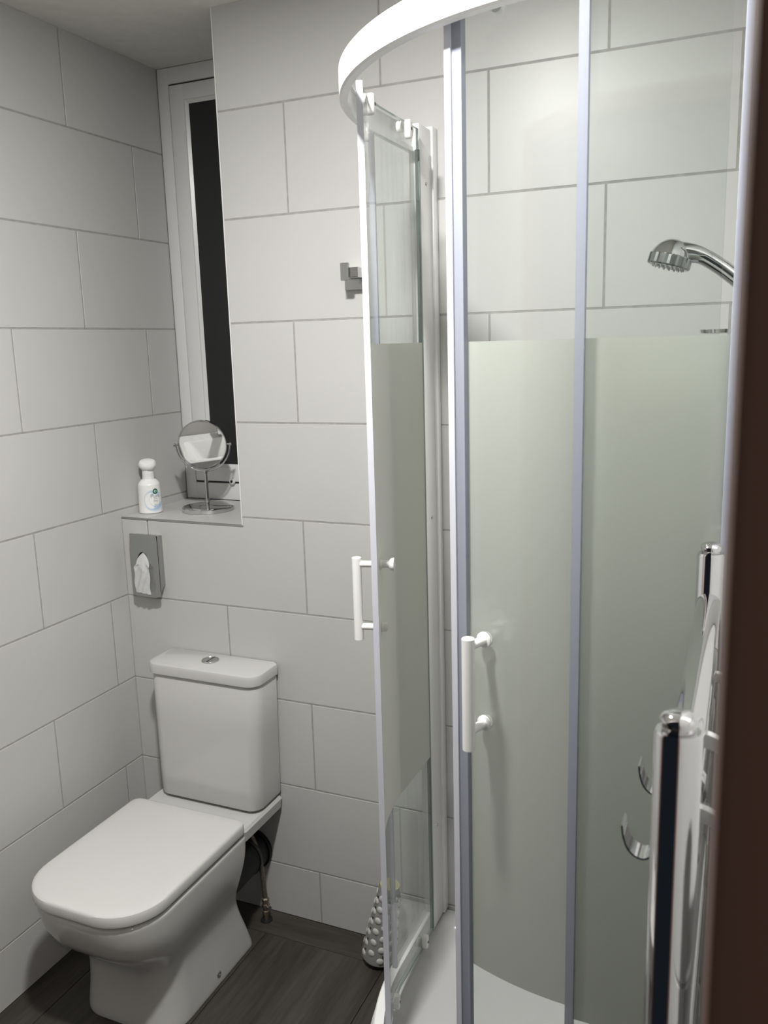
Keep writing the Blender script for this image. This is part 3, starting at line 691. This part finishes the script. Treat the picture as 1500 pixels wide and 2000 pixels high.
# ------------------------------------------------------------------ towel radiator
tr = thing('towel_radiator', 'chrome ladder towel radiator on the right wall beside the doorway', 'radiator', (1.604, -1.1, .5))
NRx, NRy, FRx, FRy, RT = 1.606, -1.342, 1.6005, -.857, 1.352
for (x, y) in ((NRx, NRy), (FRx, FRy)):
    bm = B(); lathe(bm, (x, y, .52), (0, 0, 1), [(0, .0125), (.002, .0150), (RT - .52 - .0025, .0150), (RT - .52, .0138), (RT - .52, .0)], 40); up = obj('upright', bm, CHROME, tr, True)
    bm = B(); lathe(bm, (x, y, RT + .0002), (0, 0, 1), [(0, .0105), (.0025, .0108), (.0045, .0118), (.0075, .0118), (.0105, .0095), (.0120, .0050), (.0124, 0)], 32); obj('end_cap', bm, CHROME, up, True)
zr = [1.2945, 1.235, 1.175, 1.04, .985, .93, .80, .745, .69, .635, .57]
for z in zr:
    bm = B(); tube(bm, [(NRx, NRy + .010, z), (FRx, FRy - .006, z)], .0128, 24); obj('rung', bm, CHROME, tr, True)
# curved straps back to the wall
STRAP = M('bright_satin_strap', (.62, .62, .61), .3, .55)
for y, z, hgt in ((-.93, 1.232, .010), (-.985, 1.178, .0115), (-1.215, 1.290, .0115), (-1.235, 1.238, .0115)):
    x0 = NRx + .004
    bm = B(); P2 = [(x0, y + .0, z), (x0 + .012, y - .001, z - .0015), (x0 + .022, y - .003, z - .006), (x0 + .034, y - .005, z - .012), (RX - .0005, y - .006, z - .014)]
    q = [Vector(p) for p in spline(P2, 4)]; rg = []
    for p in q: rg.append([bm.verts.new(p + Vector(o)) for o in ((0, -.004, -hgt / 2), (0, .004, -hgt / 2), (0, .004, hgt / 2), (0, -.004, hgt / 2))])
    skin(bm, rg, True, True); obj('wall_strap', bm, STRAP, tr, True)
# hooks hanging on the rungs
def hook(y, z, label):
    h = thing('towel_hook', label, 'hook', (1.59, y, z), group='chrome hooks on the towel radiator')
    prof_ = [(1.602, z + .020), (1.5925, z + .019), (1.5895, z + .008), (1.5885, z - .004), (1.583, z - .0095), (1.576, z - .0085), (1.5705, z - .003), (1.5675, z + .006), (1.5665, z + .014)]
    q = spline([(a, y, b) for a, b in prof_], 5); bm = B(); rg = []
    for i, p in enumerate(q):
        a = q[min(i + 1, len(q) - 1)] - q[max(i - 1, 0)]; n = Vector((a.z, 0, -a.x)).normalized() * .0007
        rg.append([bm.verts.new(p + n + Vector((0, -.009, 0))), bm.verts.new(p - n + Vector((0, -.009, 0))), bm.verts.new(p - n + Vector((0, .009, 0))), bm.verts.new(p + n + Vector((0, .009, 0)))])
    skin(bm, rg, True, True); obj('hook_plate', bm, CHROME, h, True)
    bm = B(); tube(bm, [(1.6045, y - .009, z), (1.6045, y + .009, z)], .0155, 24); obj('clip_ring', bm, CHROME, h, True)
hook(-1.285, 1.235, 'lower chrome hook clipped on the towel radiator, nearer the doorway')
hook(-1.19, 1.235, 'upper chrome hook on the towel radiator, mostly behind its near upright')

# ------------------------------------------------------------------ wash basin (seen in the little mirror)
wb = thing('wash_basin', 'white square wash basin reflected in the little round mirror', 'basin', (.42, -1.38, .8))
bm = B(); bx0, bx1, by0, by1 = .215, .70, FY + .003, -1.17
def bs(z, i, r): return [(x, y, z) for x, y in rrect(bx0 + i, bx1 - i, by0 + i, by1 - i, r, r, 7)]
def bs2(z, i, r): return [(x, y, z) for x, y in rrect(bx0 + i, bx1 - i, by0 + .09 + i * .4, by1 - i, r, r, 7)]
rg = [[bm.verts.new(p) for p in q] for q in (bs(.70, .10, .05), bs(.76, .02, .03), bs(.845, 0, .02), bs(.85, .004, .02), bs2(.85, .022, .03), bs2(.84, .032, .035), bs2(.76, .075, .05), bs2(.745, .12, .05))]
skin(bm, rg, True, True); obj('bowl', bm, CERAMIC, wb, True)
bm = B(); box(bm, .34, .52, FY + .02, -1.35, .0, .70, .03, 4); obj('pedestal', bm, CERAMIC, wb, True)
bt_ = thing('basin_tap', 'grey chrome tap on the basin reflected in the little mirror', 'tap', (.43, -1.53, .85))
bm = B(); box(bm, .408, .452, -1.555, -1.515, .8503, .93, .004, 2); obj('tap_body', bm, CHROME, bt_, True)
bm = B(); box(bm, .411, .449, -1.54, -1.40, .905, .928, .003, 2); obj('spout', bm, CHROME, bt_, True)
bm = B(); box(bm, .416, .444, -1.56, -1.47, .934, .944, .003, 2); obj('lever', bm, CHROME, bt_, True)
